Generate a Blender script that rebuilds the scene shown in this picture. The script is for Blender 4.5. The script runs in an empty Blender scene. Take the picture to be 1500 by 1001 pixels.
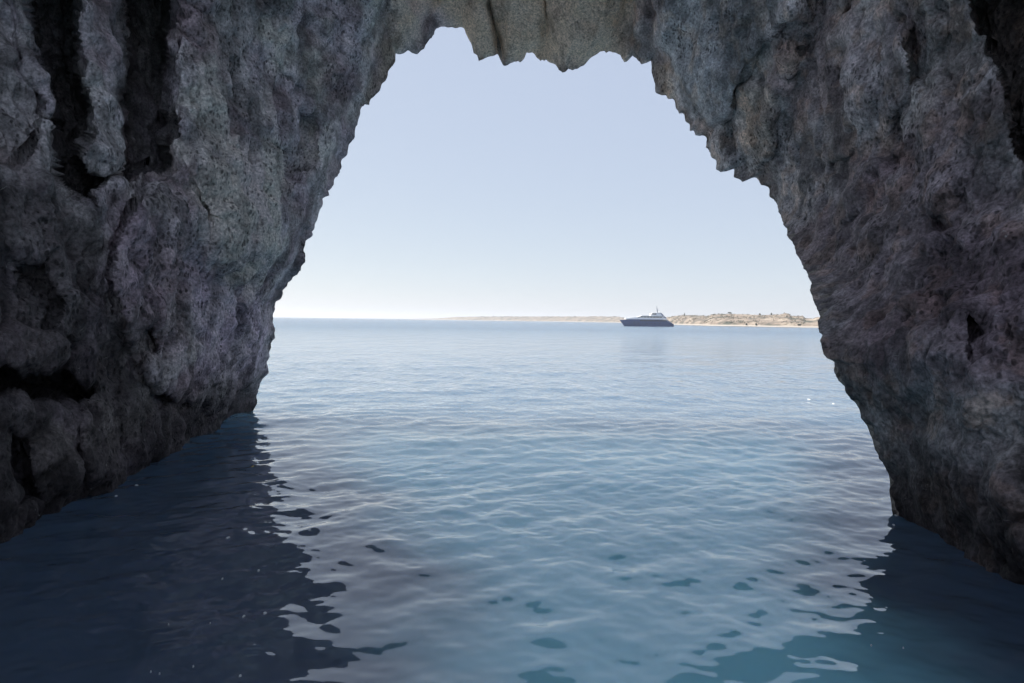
import bpy, math, random
import numpy as np
from mathutils import Matrix, Vector, Euler
random.seed(7); rng = np.random.default_rng(11)
PI = math.pi
scene = bpy.context.scene
COL = scene.collection

# ------------------------------------------------------------------ camera
F = 1133.0                      # focal length in photo pixels (1500 wide)
CAMZ = 3.0
cd = bpy.data.cameras.new("camera"); cam = bpy.data.objects.new("camera", cd); COL.objects.link(cam)
cd.sensor_width = 36.0; cd.lens = 36.0 * F / 1500.0; cd.clip_start = 0.05; cd.clip_end = 60000
PITCH, ROLL = math.radians(-1.6), math.radians(0.72)
Rm = Matrix.Rotation(PITCH, 3, 'X') @ Matrix.Rotation(PI/2, 3, 'X') @ Matrix.Rotation(ROLL, 3, 'Z')
cam.matrix_world = Matrix.Translation((0, 0, CAMZ)) @ Rm.to_4x4()
scene.camera = cam
Rn = np.array(Rm)
def px2ab(px, py):              # photo pixel -> direction (x/y, z/y)
    px = np.asarray(px, float); py = np.asarray(py, float)
    d = np.stack([(px-750)/F, -(py-500.5)/F, -np.ones_like(px)], -1) @ Rn.T
    return d[..., 0]/d[..., 1], d[..., 2]/d[..., 1]
def ab2px(a, b):
    d = np.stack([a, np.ones_like(a), b], -1) @ Rn
    return 750 - F*d[..., 0]/d[..., 2], 500.5 + F*d[..., 1]/d[..., 2]
def at(px, py, Y):
    a, b = px2ab(px, py); return Vector((float(a)*Y, Y, CAMZ + float(b)*Y))
def water_at(px, py):
    a, b = px2ab(px, py); Y = -CAMZ/float(b); return Vector((float(a)*Y, Y, 0))

# ------------------------------------------------------------------ noise
_p = rng.permutation(256).astype(np.int32); _p = np.concatenate([_p, _p, _p])
_g = rng.normal(size=(256, 3)).astype(np.float32); _g /= np.linalg.norm(_g, axis=1)[:, None]
def perlin(x, y, z):
    x = np.asarray(x, np.float32); y = np.asarray(y, np.float32); z = np.asarray(z, np.float32)
    xi = np.floor(x); yi = np.floor(y); zi = np.floor(z)
    fx = x-xi; fy = y-yi; fz = z-zi
    xi = xi.astype(np.int32) & 255; yi = yi.astype(np.int32) & 255; zi = zi.astype(np.int32) & 255
    ux = fx*fx*fx*(fx*(fx*6-15)+10); uy = fy*fy*fy*(fy*(fy*6-15)+10); uz = fz*fz*fz*(fz*(fz*6-15)+10)
    def c(i, j, k):
        g = _g[_p[_p[_p[xi+i]+yi+j]+zi+k]]
        return g[..., 0]*(fx-i) + g[..., 1]*(fy-j) + g[..., 2]*(fz-k)
    def L(a, b, t): return a + (b-a)*t
    return 1.6*L(L(L(c(0,0,0), c(1,0,0), ux), L(c(0,1,0), c(1,1,0), ux), uy),
                 L(L(c(0,0,1), c(1,0,1), ux), L(c(0,1,1), c(1,1,1), ux), uy), uz)
def fbm(P, s, o=4, gain=.5, off=0.0, st=(1,1,1)):
    r = 0; a = 1
    for i in range(o):
        k = s*2.03**i
        r = r + a*perlin(P[..., 0]*k*st[0]+off+i*7.3, P[..., 1]*k*st[1]+off*1.7, P[..., 2]*k*st[2]+off*.3+i*3.1); a *= gain
    return r
def ridged(P, s, o=4, gain=.5, off=0.0, st=(1,1,1)):
    r = 0; a = 1
    for i in range(o):
        k = s*2.03**i
        n = perlin(P[..., 0]*k*st[0]+off+i*7.3, P[..., 1]*k*st[1]+off*1.7, P[..., 2]*k*st[2]+off*.3+i*3.1)
        r = r + a*(1-2*np.abs(n)); a *= gain
    return r
_wp = rng.random((256, 3)).astype(np.float32)
def worley(P, s, off=0.0, st=(1,1,1)):
    x = (P[..., 0]*s*st[0]+off).astype(np.float32); y = (P[..., 1]*s*st[1]+off*.7).astype(np.float32); z = (P[..., 2]*s*st[2]).astype(np.float32)
    xi = np.floor(x); yi = np.floor(y); zi = np.floor(z)
    f1 = np.full(x.shape, 9., np.float32); f2 = f1.copy(); idv = np.zeros(x.shape, np.int32)
    for i in (-1, 0, 1):
        for j in (-1, 0, 1):
            for k in (-1, 0, 1):
                h = _p[_p[_p[(xi+i).astype(np.int32) & 255]+((yi+j).astype(np.int32) & 255)]+((zi+k).astype(np.int32) & 255)]
                w = _wp[h]
                d = (xi+i+w[..., 0]-x)**2 + (yi+j+w[..., 1]-y)**2 + (zi+k+w[..., 2]-z)**2
                nl = d < f1
                f2 = np.where(nl, f1, np.minimum(f2, d)); idv = np.where(nl, h, idv); f1 = np.where(nl, d, f1)
    return np.sqrt(f1), np.sqrt(f2), idv
def sstep(x, a, b):
    t = np.clip((x-a)/(b-a), 0, 1); return t*t*(3-2*t)

# ------------------------------------------------------------------ helpers
def mat(name):
    m = bpy.data.materials.new(name); m.use_nodes = True
    nt = m.node_tree; nt.nodes.clear()
    o = nt.nodes.new('ShaderNodeOutputMaterial'); p = nt.nodes.new('ShaderNodeBsdfPrincipled')
    nt.links.new(p.outputs[0], o.inputs[0])
    return m, nt, p, o
def N(nt, t, **kw):
    n = nt.nodes.new(t)
    for k, v in kw.items():
        if k.startswith('i_'):
            k = k[2:]; n.inputs[int(k) if k.isdigit() else k].default_value = v
        else: setattr(n, k, v)
    return n
def simple(name, col, rough=.5, metal=0, var=.12, scale=6.0):
    m, nt, p, o = mat(name)
    tc = N(nt, 'ShaderNodeTexCoord'); n = N(nt, 'ShaderNodeTexNoise', i_Scale=scale, i_Detail=5.0)
    nt.links.new(tc.outputs['Object'], n.inputs['Vector'])
    r = N(nt, 'ShaderNodeValToRGB')
    r.color_ramp.elements[0].position = .3; r.color_ramp.elements[1].position = .7
    r.color_ramp.elements[0].color = (*[c*(1-var) for c in col], 1); r.color_ramp.elements[1].color = (*[min(1, c*(1+var)) for c in col], 1)
    nt.links.new(n.outputs[0], r.inputs[0]); nt.links.new(r.outputs[0], p.inputs['Base Color'])
    p.inputs['Roughness'].default_value = rough; p.inputs['Metallic'].default_value = metal
    return m
def grid_mesh(name, V, nu, nv, wrap=False, drop=None):
    """V: (nu*nv,3), index = i*nv+j"""
    me = bpy.data.meshes.new(name)
    iu = np.arange(nu if wrap else nu-1)[:, None]; jv = np.arange(nv-1)[None, :]
    a = iu*nv+jv; b = ((iu+1) % nu)*nv+jv
    f = np.stack([a, b, b+1, a+1], -1).reshape(-1, 4)
    if drop is not None: f = f[~drop(f)]
    me.vertices.add(len(V)); me.vertices.foreach_set('co', np.ascontiguousarray(V, np.float32).ravel())
    me.loops.add(f.size); me.loops.foreach_set('vertex_index', f.astype(np.int32).ravel())
    me.polygons.add(len(f)); me.polygons.foreach_set('loop_start', np.arange(0, f.size, 4, dtype=np.int32))
    me.polygons.foreach_set('use_smooth', np.ones(len(f), bool))
    me.update(calc_edges=True)
    return me
def link(name, me, m=None, parent=None):
    o = bpy.data.objects.new(name, me); COL.objects.link(o)
    if m: me.materials.append(m)
    if parent: o.parent = parent
    return o
def tag(o, label=None, cat=None, group=None, kind=None):
    if label: o['label'] = label
    if cat: o['category'] = cat
    if group: o['group'] = group
    if kind: o['kind'] = kind
    return o
def empty(name, loc, rz=0):
    o = bpy.data.objects.new(name, None); COL.objects.link(o); o.location = loc; o.rotation_euler = (0, 0, rz); o.empty_display_size = .2
    return o
def pymesh(name, V, Fs, m, parent=None, smooth=False, bevel=0):
    me = bpy.data.meshes.new(name); me.from_pydata([tuple(v) for v in V], [], Fs); me.update()
    if bevel or True:
        import bmesh
        bm = bmesh.new(); bm.from_mesh(me); bmesh.ops.recalc_face_normals(bm, faces=bm.faces)
        if bevel: bmesh.ops.bevel(bm, geom=bm.edges[:], offset=bevel, segments=2, affect='EDGES', clamp_overlap=True)
        bm.to_mesh(me); bm.free()
    if smooth:
        me.polygons.foreach_set('use_smooth', [True]*len(me.polygons))
    return link(name, me, m, parent)

# ------------------------------------------------------------------ rim of the cave mouth (photo outline, given real distances)
RIM = [(360,620),(368,607),(373,600),(378,591),(379,585),(376,578),(376,571),(381,565),(384,555),(391,547),(393,535),(393,525),(396,515),(399,508),(399.5,495),(400,480),(401,460),(402,450),(403,445),(402.5,442),(407,439),(411,434),(415,429),(416.5,425),(421,420),(424,416),(427.5,408),(434,402),(442,396.8),(442.7,390.5),(445.5,384),(446,379),(447.9,375),(447.3,368),(450.4,354),(452.5,351),(460.2,337.4),(461.6,326),(465.8,319.9),(467.2,308),(470,303),(473.5,293.3),(480.9,286),(479.3,277.9),(489.5,272.6),(492.2,261.4),(497,250.9),(499.2,243.4),(498.5,237.4),(506,226.9),(513.5,211.9),(518.7,198.4),(522.5,177.5),(526.2,167),(527.2,161),(534.2,152.6),(540.2,151.9),(543.4,146),(547.7,144.4),(552.2,135.4),(560.4,124.1),(569.4,111.4),(573.2,100.9),(579.2,90.4),(580.7,80),(585.2,81.4),(592,78.4),(598.7,76.2),(603.9,79.2),(610.6,79.2),(617.4,74),(621.9,72.5),(627.1,62),(633.9,50),(639.1,41.7),(642.8,42.5),(651.8,40.2),(660,42.2),(666,43.7),(673.6,41),(680.3,42.5),(683.3,50),(690.8,62),(693,75.5),(699,80),(700.7,89),(708,86.4),(713.3,84.7),(720,81.3),(729.3,80.7),(732.7,88),(736.7,94),(744.7,95.3),(753.3,91.3),(758.7,88.7),(762,90.7),(768,85.3),(771.3,78.7),(774.7,80),(783.3,81.6),(788,87.3),(797.3,89.3),(800,86),(808,90),(814.7,93.3),(817.6,99),(818.3,103.5),(823.3,108.3),(828,105.3),(832.7,100.7),(837.3,103.3),(844,103.3),(854.7,96),(864,86.7),(872,81.3),(880.7,74.5),(888.2,76.7),(894.2,73.7),(901.7,76),(909.2,79.7),(911,86.5),(914.4,91.3),(918.9,88.7),(927.9,79.3),(931.6,86.5),(933,91.7),(938.4,95.7),(941,90.2),(948.9,92.1),(953,90.2),(954.5,100),(955.5,113),(957,122.4),(961.6,133),(969,140.7),(975.8,139),(985.6,145),(990.3,159),(995,166.6),(999.8,166.6),(1005,176.5),(1009.4,184),(1010.9,191.7),(1016.2,190.7),(1020.7,196.2),(1029,197.4),(1034,205),(1035,216),(1044,232),(1051.4,247),(1057.4,251.4),(1064.9,251),(1074.2,248.4),(1077.6,258.9),(1087.3,267),(1103.5,260.2),(1107,261),(1113.7,271.5),(1122.7,275.2),(1125.7,279.7),(1129.5,288),(1134.7,295.4),(1140,300.7),(1145.2,316.4),(1145.2,322.4),(1147.4,333),(1152,343.4),(1160.2,354.6),(1160.4,357.6),(1164.7,363),(1166.2,372.6),(1172.2,381.5),(1177.2,387.5),(1177.4,393.5),(1183.2,401.7),(1186.2,414.5),(1187,428),(1191.4,439.2),(1192.2,448.2),(1196,456.4),(1199.7,464),(1200.4,476),(1201.2,488),(1205,491.6),(1203.4,498.4),(1203.6,511.9),(1208,524.5),(1218.2,529.7),(1220.5,539.5),(1225.4,550),(1226.2,557.5),(1234.7,565),(1240,575.4),(1253.4,590.4),(1261.7,608.4),(1269.2,623.4),(1271.4,637),(1279.4,658),(1290,673.5),(1299,688.5),(1301.6,700.5),(1303.4,715.4),(1305,732),(1306.4,756),(1312,785)]
rp = np.array(RIM, float)
ra, rb = px2ab(rp[:, 0], rp[:, 1])
th = np.degrees(np.arctan2(rb, ra)); th = np.where(th < -90, th+360, th)
rho = np.hypot(ra, rb)
keep = [0]
for i in range(1, len(th)):
    if th[i] < th[keep[-1]] - 0.02: keep.append(i)
th = th[keep][::-1]; rho = rho[keep][::-1]      # increasing angle: right (-28) .. top (90) .. left (201)
TH0, TH1 = -44., 224.
NT = 2000
T = np.linspace(TH0, TH1, NT)
def key(T, pts):                               # smooth interpolation of key values over angle
    k = np.array(pts, float); v = np.interp(T, k[:, 0], k[:, 1]); n = 61
    return np.convolve(np.pad(v, n//2, 'edge'), np.hanning(n)/np.hanning(n).sum(), 'valid')
Yr = key(T, [(-44,12.),(-27,12.1),(-5,13.),(5,15),(12,18),(22,21),(35,23),(60,25),(90,27),(110,26.5),(125,25),(140,24),(155,23),(165,22.5),(180,24),(200,24.5),(224,24.5)])
rr = np.interp(T, th, rho)*Yr
jt = perlin(T*.55, 0*T, 0*T+3.3)*.05 + perlin(T*1.9, 0*T, 0*T+8.1)*.02*sstep(perlin(T*.23, 0*T, 0*T+5.), -.1, .4)
rr = rr + jt*Yr/20*1.6
# below the water the walls carry on straight down
c = np.cos(np.radians(T))
tl, tr = th[-1], th[0]
rl = rho[-1]*np.interp(tl, T, Yr)*abs(math.cos(math.radians(tl))); r_r = rho[0]*np.interp(tr, T, Yr)*math.cos(math.radians(tr))
rr = np.where(T > tl, rl/np.abs(c), rr); rr = np.where(T < tr, r_r/np.abs(c), rr)
dT = (TH1-TH0)/(NT-1)
def maxf(v, w):
    n = int(w/dT); p = np.pad(v, n, 'edge'); return np.lib.stride_tricks.sliding_window_view(p, 2*n+1).max(1)
def gau(v, s):
    n = int(3*s/dT); k = np.exp(-.5*(np.arange(-n, n+1)*dT/s)**2); k /= k.sum(); return np.convolve(np.pad(v, n, 'edge'), k, 'valid')
renv = np.maximum(gau(maxf(rr, 3.5), 2.0), rr)
rin = key(T, [(-44,8.6),(-27,6.9),(-10,6.0),(0,6.3),(12,7.3),(22,8.4),(35,9.8),(50,11.2),(70,13.2),(90,13.6),(110,13.4),(122,12.8),(135,11.4),(150,9.6),(165,7.9),(180,7.0),(203,7.45),(224,9.6)])
Ltr = key(T, [(-44,4),(0,5),(12,7),(30,8),(45,7),(60,4.6),(90,4.4),(115,4.8),(135,6.5),(150,8.5),(165,11),(180,13),(224,12)])

NV = 900; NB = 60; NE = 90
Ynear = 4.0
def Rof(Yv, rim_r):
    w = np.clip((Yr[:, None]-Yv)/Ltr[:, None], 0, 1); w = w*w*(3-2*w)*.35 + w*.65
    return rim_r*(1-w) + rin[:, None]*w
qd = np.linspace(0, 1, 500)[None, :]
Yd = 1/((1-qd)/Yr[:, None] + qd/Ynear); Rd = Rof(Yd, gau(renv, 1.5)[:, None])
dY = np.diff(Yd, axis=1); dR = np.diff(Rd, axis=1); ym = .5*(Yd[:, 1:]+Yd[:, :-1])
arc = np.concatenate([np.zeros((NT, 1)), np.cumsum(np.hypot(dY, dR), 1)], 1)
met = np.concatenate([np.zeros((NT, 1)), np.cumsum(np.abs(np.diff(Rd/Yd, axis=1)) + .22*np.hypot(dY, dR)/ym, 1)], 1)
met /= met[:, -1:]
tv = np.linspace(0, 1, NV)
Yg = np.stack([np.interp(tv, met[i], Yd[i]) for i in range(NT)]); arcg = np.stack([np.interp(tv, met[i], arc[i]) for i in range(NT)])
Yb = np.linspace(Ynear, -3, NB+1)[1:][None, :].repeat(NT, 0)
Yall = np.concatenate([Yg, Yb], 1)
dist = np.concatenate([arcg, arcg[:, -1:] + Ynear - Yb], 1)
rimw = np.exp(-(dist/.55)**1.2)
w = np.clip((Yr[:, None]-Yall)/Ltr[:, None], 0, 1); w = w*w*(3-2*w)*.35 + w*.65
R = (renv[:, None] + (rr-renv)[:, None]*rimw)*(1-w) + rin[:, None]*w
R = R*(1 + .15*sstep(-Yall, 2.0, 13.0))
ct = np.cos(np.radians(T))[:, None]; stt = np.sin(np.radians(T))[:, None]
P = np.stack([R*ct, Yall, CAMZ + R*stt], -1)
# added unseen cleft past the roof's edge: lets skylight in, walls block sun
Tg = T[:, None]; rof = np.minimum(.43/np.maximum(stt, .05), .69/np.maximum(np.abs(ct), .05))
Yend = np.minimum(rin[:, None]/rof/1.22 - .2, Yr[:, None] - 2.4)
g = sstep(Yend - Yall, 0, 1.6)
qL = np.clip((150-Tg)/60, 0, 1); qR = np.clip((Tg-30)/60, 0, 1)
xL = np.interp(150, T, rin)*math.cos(math.radians(150)); zL = CAMZ+np.interp(150, T, rin)*.5
xR = np.interp(30, T, rin)*math.cos(math.radians(30)); zR = CAMZ+np.interp(30, T, rin)*.5
GL = np.stack([(xL-5*qL)*np.ones_like(Yall), Yall, zL+qL*(20+15*sstep(Yall, 8, 13)-zL) + 0*Yall], -1)  # unseen left wall, height set to control where the sun gets in
GR = np.stack([(xR+6*qR)*np.ones_like(Yall), Yall, zR+qR*(15-zR) + 0*Yall], -1)
G = np.where(((Tg > 90)*np.ones_like(Yall))[..., None] > 0, GL, GR)
gm = (g*((Tg > 30) & (Tg < 150)))[..., None]
P = P*(1-gm) + G*gm
# outer face of the cliff: goes out from the rim along the slanting mouth
se = (np.linspace(1, 0, NE, endpoint=False)**1.9)*52
s1 = np.minimum(se, 27)[None, :]; s2 = np.maximum(se-27, 0)[None, :]; up = sstep(stt, .05, .5)  # unseen cliff top, raised and run back to block the sun
E = np.stack([(rr[:, None]+s1+s2*(1-up))*ct, Yr[:, None] - np.where(ct < 0, .22, .85)*(s1+s2*(1-up))*ct + .1*s1 - s2*up, CAMZ + (rr[:, None]+s1)*stt], -1)
far = sstep(se, 0.0, 5)[None, :]
n1 = fbm(E, .16, 5, off=3.); n2 = ridged(E, .5, 4, off=9.)
E[..., 1] += far*(n1*2.6 + n2*.5); E[..., 0] += far*n1*.8
E[..., 2] += far*n1
tot = NE + NV + NB
V = P.reshape(NT, NV+NB, 3).astype(np.float64)

def blur(A, n):
    for _ in range(n):
        A = (np.pad(A, ((1, 1), (0, 0), (0, 0)), 'edge')[:-2] + 2*A + np.pad(A, ((1, 1), (0, 0), (0, 0)), 'edge')[2:])/4
        A = (np.pad(A, ((0, 0), (1, 1), (0, 0)), 'edge')[:, :-2] + 2*A + np.pad(A, ((0, 0), (1, 1), (0, 0)), 'edge')[:, 2:])/4
    return A
# ---- big forms, pushed along the line from the boat so they stay real 3D ledges and recesses
yy = np.maximum(V[..., 1], .5)
pa = V[..., 0]/yy; pb = (V[..., 2]-CAMZ)/yy
sx, sy = ab2px(pa, pb)
front = (V[..., 1] > 2.5).astype(float)*sstep(V[..., 1], 2.5, 4.0)
wx = 15*fbm(V, .8, 2, off=21.)*np.clip(12/yy, .6, 2); wy = 15*fbm(V, .8, 2, off=41.)
SX = sx + wx; SY = sy + wy
def sd_poly(pts, X, Y):
    d = np.full(X.shape, 1e9); ins = np.zeros(X.shape, bool); n = len(pts)
    for i in range(n):
        x1, y1 = pts[i]; x2, y2 = pts[(i+1) % n]
        ex, ey = x2-x1, y2-y1; wxx = X-x1; wyy = Y-y1
        t = np.clip((wxx*ex+wyy*ey)/(ex*ex+ey*ey), 0, 1)
        d = np.minimum(d, (wxx-ex*t)**2+(wyy-ey*t)**2)
        cond = ((y1 > Y) != (y2 > Y)) & (X < (x2-x1)*(Y-y1)/((y2-y1) if y2 != y1 else 1e-9)+x1)
        ins ^= cond
    d = np.sqrt(d); return np.where(ins, d, -d)
def poly(pts, soft, warp=1.0):
    pts = np.array(pts, float); m = soft+30
    x0, y0 = pts.min(0)-m; x1, y1 = pts.max(0)+m
    out = np.zeros(sx.shape)
    k = (sx > x0) & (sx < x1) & (sy > y0) & (sy < y1) & (front > 0)
    if k.any():
        out[k] = sstep(sd_poly([tuple(p) for p in pts], (sx+wx*warp)[k], (sy+wy*warp)[k]), -soft*.3, soft)
    return out
def stroke(pts, wdt, warp=.6):
    pts = np.array(pts, float); m = wdt+30
    x0, y0 = pts.min(0)-m; x1, y1 = pts.max(0)+m
    out = np.zeros(sx.shape)
    k = (sx > x0) & (sx < x1) & (sy > y0) & (sy < y1) & (front > 0)
    X = (sx+wx*warp)[k]; Y = (sy+wy*warp)[k]; d = np.full(X.shape, 1e9)
    for i in range(len(pts)-1):
        a0, b0 = pts[i]; a1, b1 = pts[i+1]; ex, ey = a1-a0, b1-b0
        t = np.clip(((X-a0)*ex+(Y-b0)*ey)/(ex*ex+ey*ey), 0, 1)
        d = np.minimum(d, (X-a0-ex*t)**2+(Y-b0-ey*t)**2)
    out[k] = np.exp(-d/(wdt*wdt)); return out
D = np.zeros(sx.shape)                                   # + away from the viewer, - towards
# left wall
D += 2.6*poly([(28,-80),(92,-80),(100,60),(112,150),(118,230),(150,270),(190,262),(242,250),(236,110),(232,0),(232,-80),(168,-80),(168,120),(160,250),(120,300),(70,260),(60,170),(32,90)], 9)
D += .7*poly([(-80,-80),(20,-80),(30,90),(60,190),(20,240),(-80,260)], 10)
D -= .5*poly([(100,0),(140,0),(165,70),(160,150),(150,240),(115,220),(105,120),(98,60)], 14)
D -= .9*poly([(236,-80),(560,-80),(560,60),(500,200),(455,330),(400,440),(380,560),(300,600),(190,560),(150,420),(180,310),(245,250),(236,120)], 12)
D -= .45*poly([(250,-80),(360,-80),(370,200),(420,300),(390,440),(330,470),(290,360),(262,230)], 60)
D += .8*poly([(388,215),(412,212),(430,170),(460,165),(462,230),(440,268),(402,268)], 8)
D += .6*poly([(425,340),(455,335),(445,385),(418,392)], 10)
D += 2.2*poly([(-60,525),(60,535),(112,560),(122,585),(80,600),(0,598),(-60,600)], 12)
D += .9*poly([(175,470),(215,455),(225,520),(190,545)], 14)
D += .7*poly([(-40,380),(60,370),(100,430),(80,500),(-40,505)], 30)
D += .7*poly([(0,640),(40,650),(45,740),(0,745)], 16)
D -= .5*poly([(60,600),(140,560),(230,590),(330,560),(360,600),(250,680),(100,740),(40,700)], 40)
D += .35*stroke([(415,250),(430,330),(415,420),(400,520)], 16)
D += .35*poly([(560,-60),(600,-60),(570,60),(535,90),(520,70)], 12)
D += .35*stroke([(310,30),(340,100),(335,180)], 22)
# ceiling
D += .9*stroke([(712,-60),(716,0),(724,30),(731,62),(735,88)], 4.5, .3)
D += .5*stroke([(648,-40),(640,0),(620,45),(600,70)], 4.0, .6)
D -= .35*poly([(690,-60),(720,-60),(730,60),(728,84),(700,84),(686,40)], 12)
D -= .5*poly([(735,-60),(800,-60),(800,60),(760,92),(738,94)], 14)
D -= .55*poly([(800,-60),(905,-60),(900,40),(870,80),(825,106),(806,80)], 18)
D += .5*poly([(905,-60),(948,-60),(940,60),(905,70)], 12)
D += .3*stroke([(795,-40),(797,40),(790,80)], 7)
# right side
D -= 1.0*poly([(965,-60),(1210,-60),(1190,10),(1120,60),(1085,128),(1078,165),(1030,176),(1005,168),(985,110),(962,60)], 10)
D -= .5*poly([(1085,135),(1100,125),(1140,130),(1142,215),(1105,250),(1082,200)], 10)
D += .5*poly([(1148,60),(1200,40),(1200,240),(1160,290),(1150,200)], 25)
D -= .45*poly([(1040,200),(1060,190),(1078,235),(1076,252),(1055,254)], 6)
D -= .5*poly([(1225,40),(1300,0),(1350,60),(1345,150),(1290,200),(1240,190)], 18)
D += .7*poly([(1225,-40),(1272,-60),(1262,14),(1238,38)], 8)
D += .55*poly([(1218,225),(1262,230),(1262,260),(1222,262)], 8)
D += .7*poly([(1345,30),(1362,20),(1368,130),(1346,135)], 8)
D += 2.3*poly([(1440,-80),(1600,-80),(1600,330),(1540,260),(1492,215),(1480,140),(1445,70),(1428,0)], 10)
D += .35*stroke([(1215,-30),(1200,90),(1222,230),(1215,330)], 14)
D -= .4*poly([(1300,420),(1420,400),(1500,560),(1440,640),(1330,560)], 60)
D += .4*poly([(1370,300),(1400,310),(1390,370),(1366,350)], 10)
D += .5*poly([(1420,470),(1450,460),(1460,520),(1430,540)], 14)
D -= .5*poly([(1330,640),(1420,600),(1540,700),(1540,860),(1430,800),(1345,740)], 50)
# random medium slabs and overhangs, fading out at the mouth's edge
nearrim = 1-np.exp(-(dist/1.6)**1.5)
VF = V.copy(); VF[..., 2] *= .62
f1, f2, idc = worley(VF + .25*np.stack([fbm(V, .8, 3, off=5.), fbm(V, .8, 3, off=15.), fbm(V, .8, 3, off=25.)], -1), .55)
facet = (_wp[idc][..., 0]-.5)
D += nearrim*(.55*facet*sstep(f2-f1, .0, .12) + .55*fbm(V, .35, 3, off=61.))
rim_keep = 1-np.exp(-(dist/.35)**1.3)
dirv = V - np.array([0, 0, CAMZ]); ln = np.linalg.norm(dirv, axis=-1)
D = blur((D*front)[..., None], 7)[..., 0]*rim_keep
V += dirv/ln[..., None]*D[..., None]

# ---- erosion detail along the surface normal
def normals(V):
    du = np.gradient(V, axis=0); dv = np.gradient(V, axis=1)
    n = np.cross(du, dv); n /= np.linalg.norm(n, axis=-1)[..., None]+1e-12
    return n
Nn = blur(normals(blur(V, 6)), 6)
toc = np.stack([-ct*np.ones_like(Yall), np.zeros_like(Yall), -stt*np.ones_like(Yall)], -1)
sg = np.sign((Nn*toc).sum(-1)); Nn *= sg[..., None]
Nn = Nn*.7 + toc*.3; Nn /= np.linalg.norm(Nn, axis=-1)[..., None]
left = sstep(-V[..., 0], 1., 3.5); right = sstep(V[..., 0], 1.5, 4)
leftslab = poly([(236,-80),(600,-80),(560,60),(500,200),(455,330),(400,440),(380,560),(300,600),(190,560),(150,420),(180,310),(245,250),(236,120)], 30, .5)
calm = poly([(1200,380),(1560,620),(1560,900),(1300,800),(1200,560)], 120, 0)         # sea-worn smooth foot of the right wall
st = (1, 1, .6)
h = np.zeros(sx.shape)
spc = np.maximum(np.linalg.norm(np.gradient(V, axis=1), axis=-1), np.linalg.norm(np.gradient(V, axis=0), axis=-1))
def keep_(lam): return sstep(lam/spc, 2.0, 4.5)
h += .16*ridged(V, .9, 3, .55, 2., st)*nearrim*.8
h += .11*ridged(V, 1.5, 2, .5, 92., (1.2, 1.2, .33))*(.25+.75*leftslab)*(.3+.7*nearrim)
h += (.085*fbm(V, 2.2, 2, .55, 12.) + .026*fbm(V, 9., 2, .55, 14.)*keep_(.1))*(.35+.65*nearrim)
wp = V + .08*np.stack([fbm(V, 3, 2, off=1.), fbm(V, 3, 2, off=2.), fbm(V, 3, 2, off=4.)], -1)
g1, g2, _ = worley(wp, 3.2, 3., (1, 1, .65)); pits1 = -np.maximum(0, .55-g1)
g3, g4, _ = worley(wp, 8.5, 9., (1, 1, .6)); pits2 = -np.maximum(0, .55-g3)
pm = sstep(fbm(V, .7, 3, off=77.), -.35, .35)
h += (.26*pits1*(.4+.6*pm)*keep_(.28) + .17*pits2*(.55+.45*leftslab)*keep_(.11))*(1-.75*calm)
h += .016*ridged(V, 6., 2, .6, 31., (1, 1, .7))*keep_(.12)*(1-.6*calm)
V += Nn*(h*front + h*(1-front)*.8)[..., None]
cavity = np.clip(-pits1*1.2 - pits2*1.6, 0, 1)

# ---- mineral colour of the rock, plus painted shade in recesses (fixed to the stone)
def lin(r, g, b):
    f = lambda c: (c/255/12.92) if c/255 <= .04045 else ((c/255+.055)/1.055)**2.4
    return np.array([f(r), f(g), f(b)])
C = np.ones(V.shape)*np.array([.27, .275, .29])
def mixc(C, colr, m): return C*(1-m[..., None]) + np.array(colr)*m[..., None]
C = mixc(C, (.20, .175, .185), .8*sstep(fbm(V, .5, 4, off=101.), -.1, .5))                    # purple-brown algae crust
C = mixc(C, (.40, .42, .40), .75*sstep(fbm(V, .45, 4, off=131.), .0, .5)*(.3+.7*leftslab))    # pale green-grey lichen limestone
tan = poly([(600,-80),(960,-80),(930,100),(820,120),(690,100),(640,30),(590,85),(540,80)], 40)
C = mixc(C, (.62, .54, .43), tan*(.75+.25*sstep(fbm(V, 1.1, 4, off=151.), -.3, .3)))
C = mixc(C, (.34, .31, .25), .7*poly([(550,60),(600,60),(580,110),(540,170),(520,170)], 20))
C = mixc(C, (.21, .245, .27), .8*poly([(960,-60),(1210,-60),(1120,60),(1078,165),(1005,168),(962,60)], 20))
C = mixc(C, (.36, .33, .29), .8*poly([(952,85),(985,95),(1000,165),(990,165),(955,130)], 10))
C = mixc(C, (.36, .34, .31), .8*poly([(1088,135),(1140,125),(1140,215),(1105,240),(1085,200)], 14))
C = mixc(C, (.37, .365, .39), .7*poly([(1225,40),(1300,0),(1350,60),(1345,150),(1290,200),(1240,190)], 25))
C = mixc(C, (.56, .57, .54), .85*poly([(300,180),(360,200),(410,270),(400,360),(340,470),(290,380),(260,280)], 40))
C = mixc(C, (.21, .17, .20), .6*poly([(150,300),(240,280),(300,420),(280,540),(180,520),(140,420)], 40))
C = mixc(C, (.055, .052, .056), .85*poly([(-200,240),(60,230),(150,300),(170,420),(210,560),(330,600),(250,700),(0,900),(-200,900)], 60))   # shade painted over the far and low left
C = mixc(C, (.11, .095, .12), .6*poly([(1330,250),(1420,330),(1600,340),(1600,620),(1420,560),(1330,430)], 60))
C = mixc(C, (.06, .06, .06), .8*poly([(28,-80),(92,-80),(100,60),(112,150),(118,230),(150,270),(190,262),(242,250),(236,110),(232,-80),(168,-80),(168,120),(160,250),(120,300),(70,260),(60,170),(32,90)], 9))  # shade painted into the deep left recesses
C = mixc(C, (.06, .055, .05), .8*poly([(1440,-80),(1600,-80),(1600,330),(1540,260),(1492,215),(1480,140),(1445,70),(1428,0)], 10))  # shade painted into the upper right recess
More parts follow.
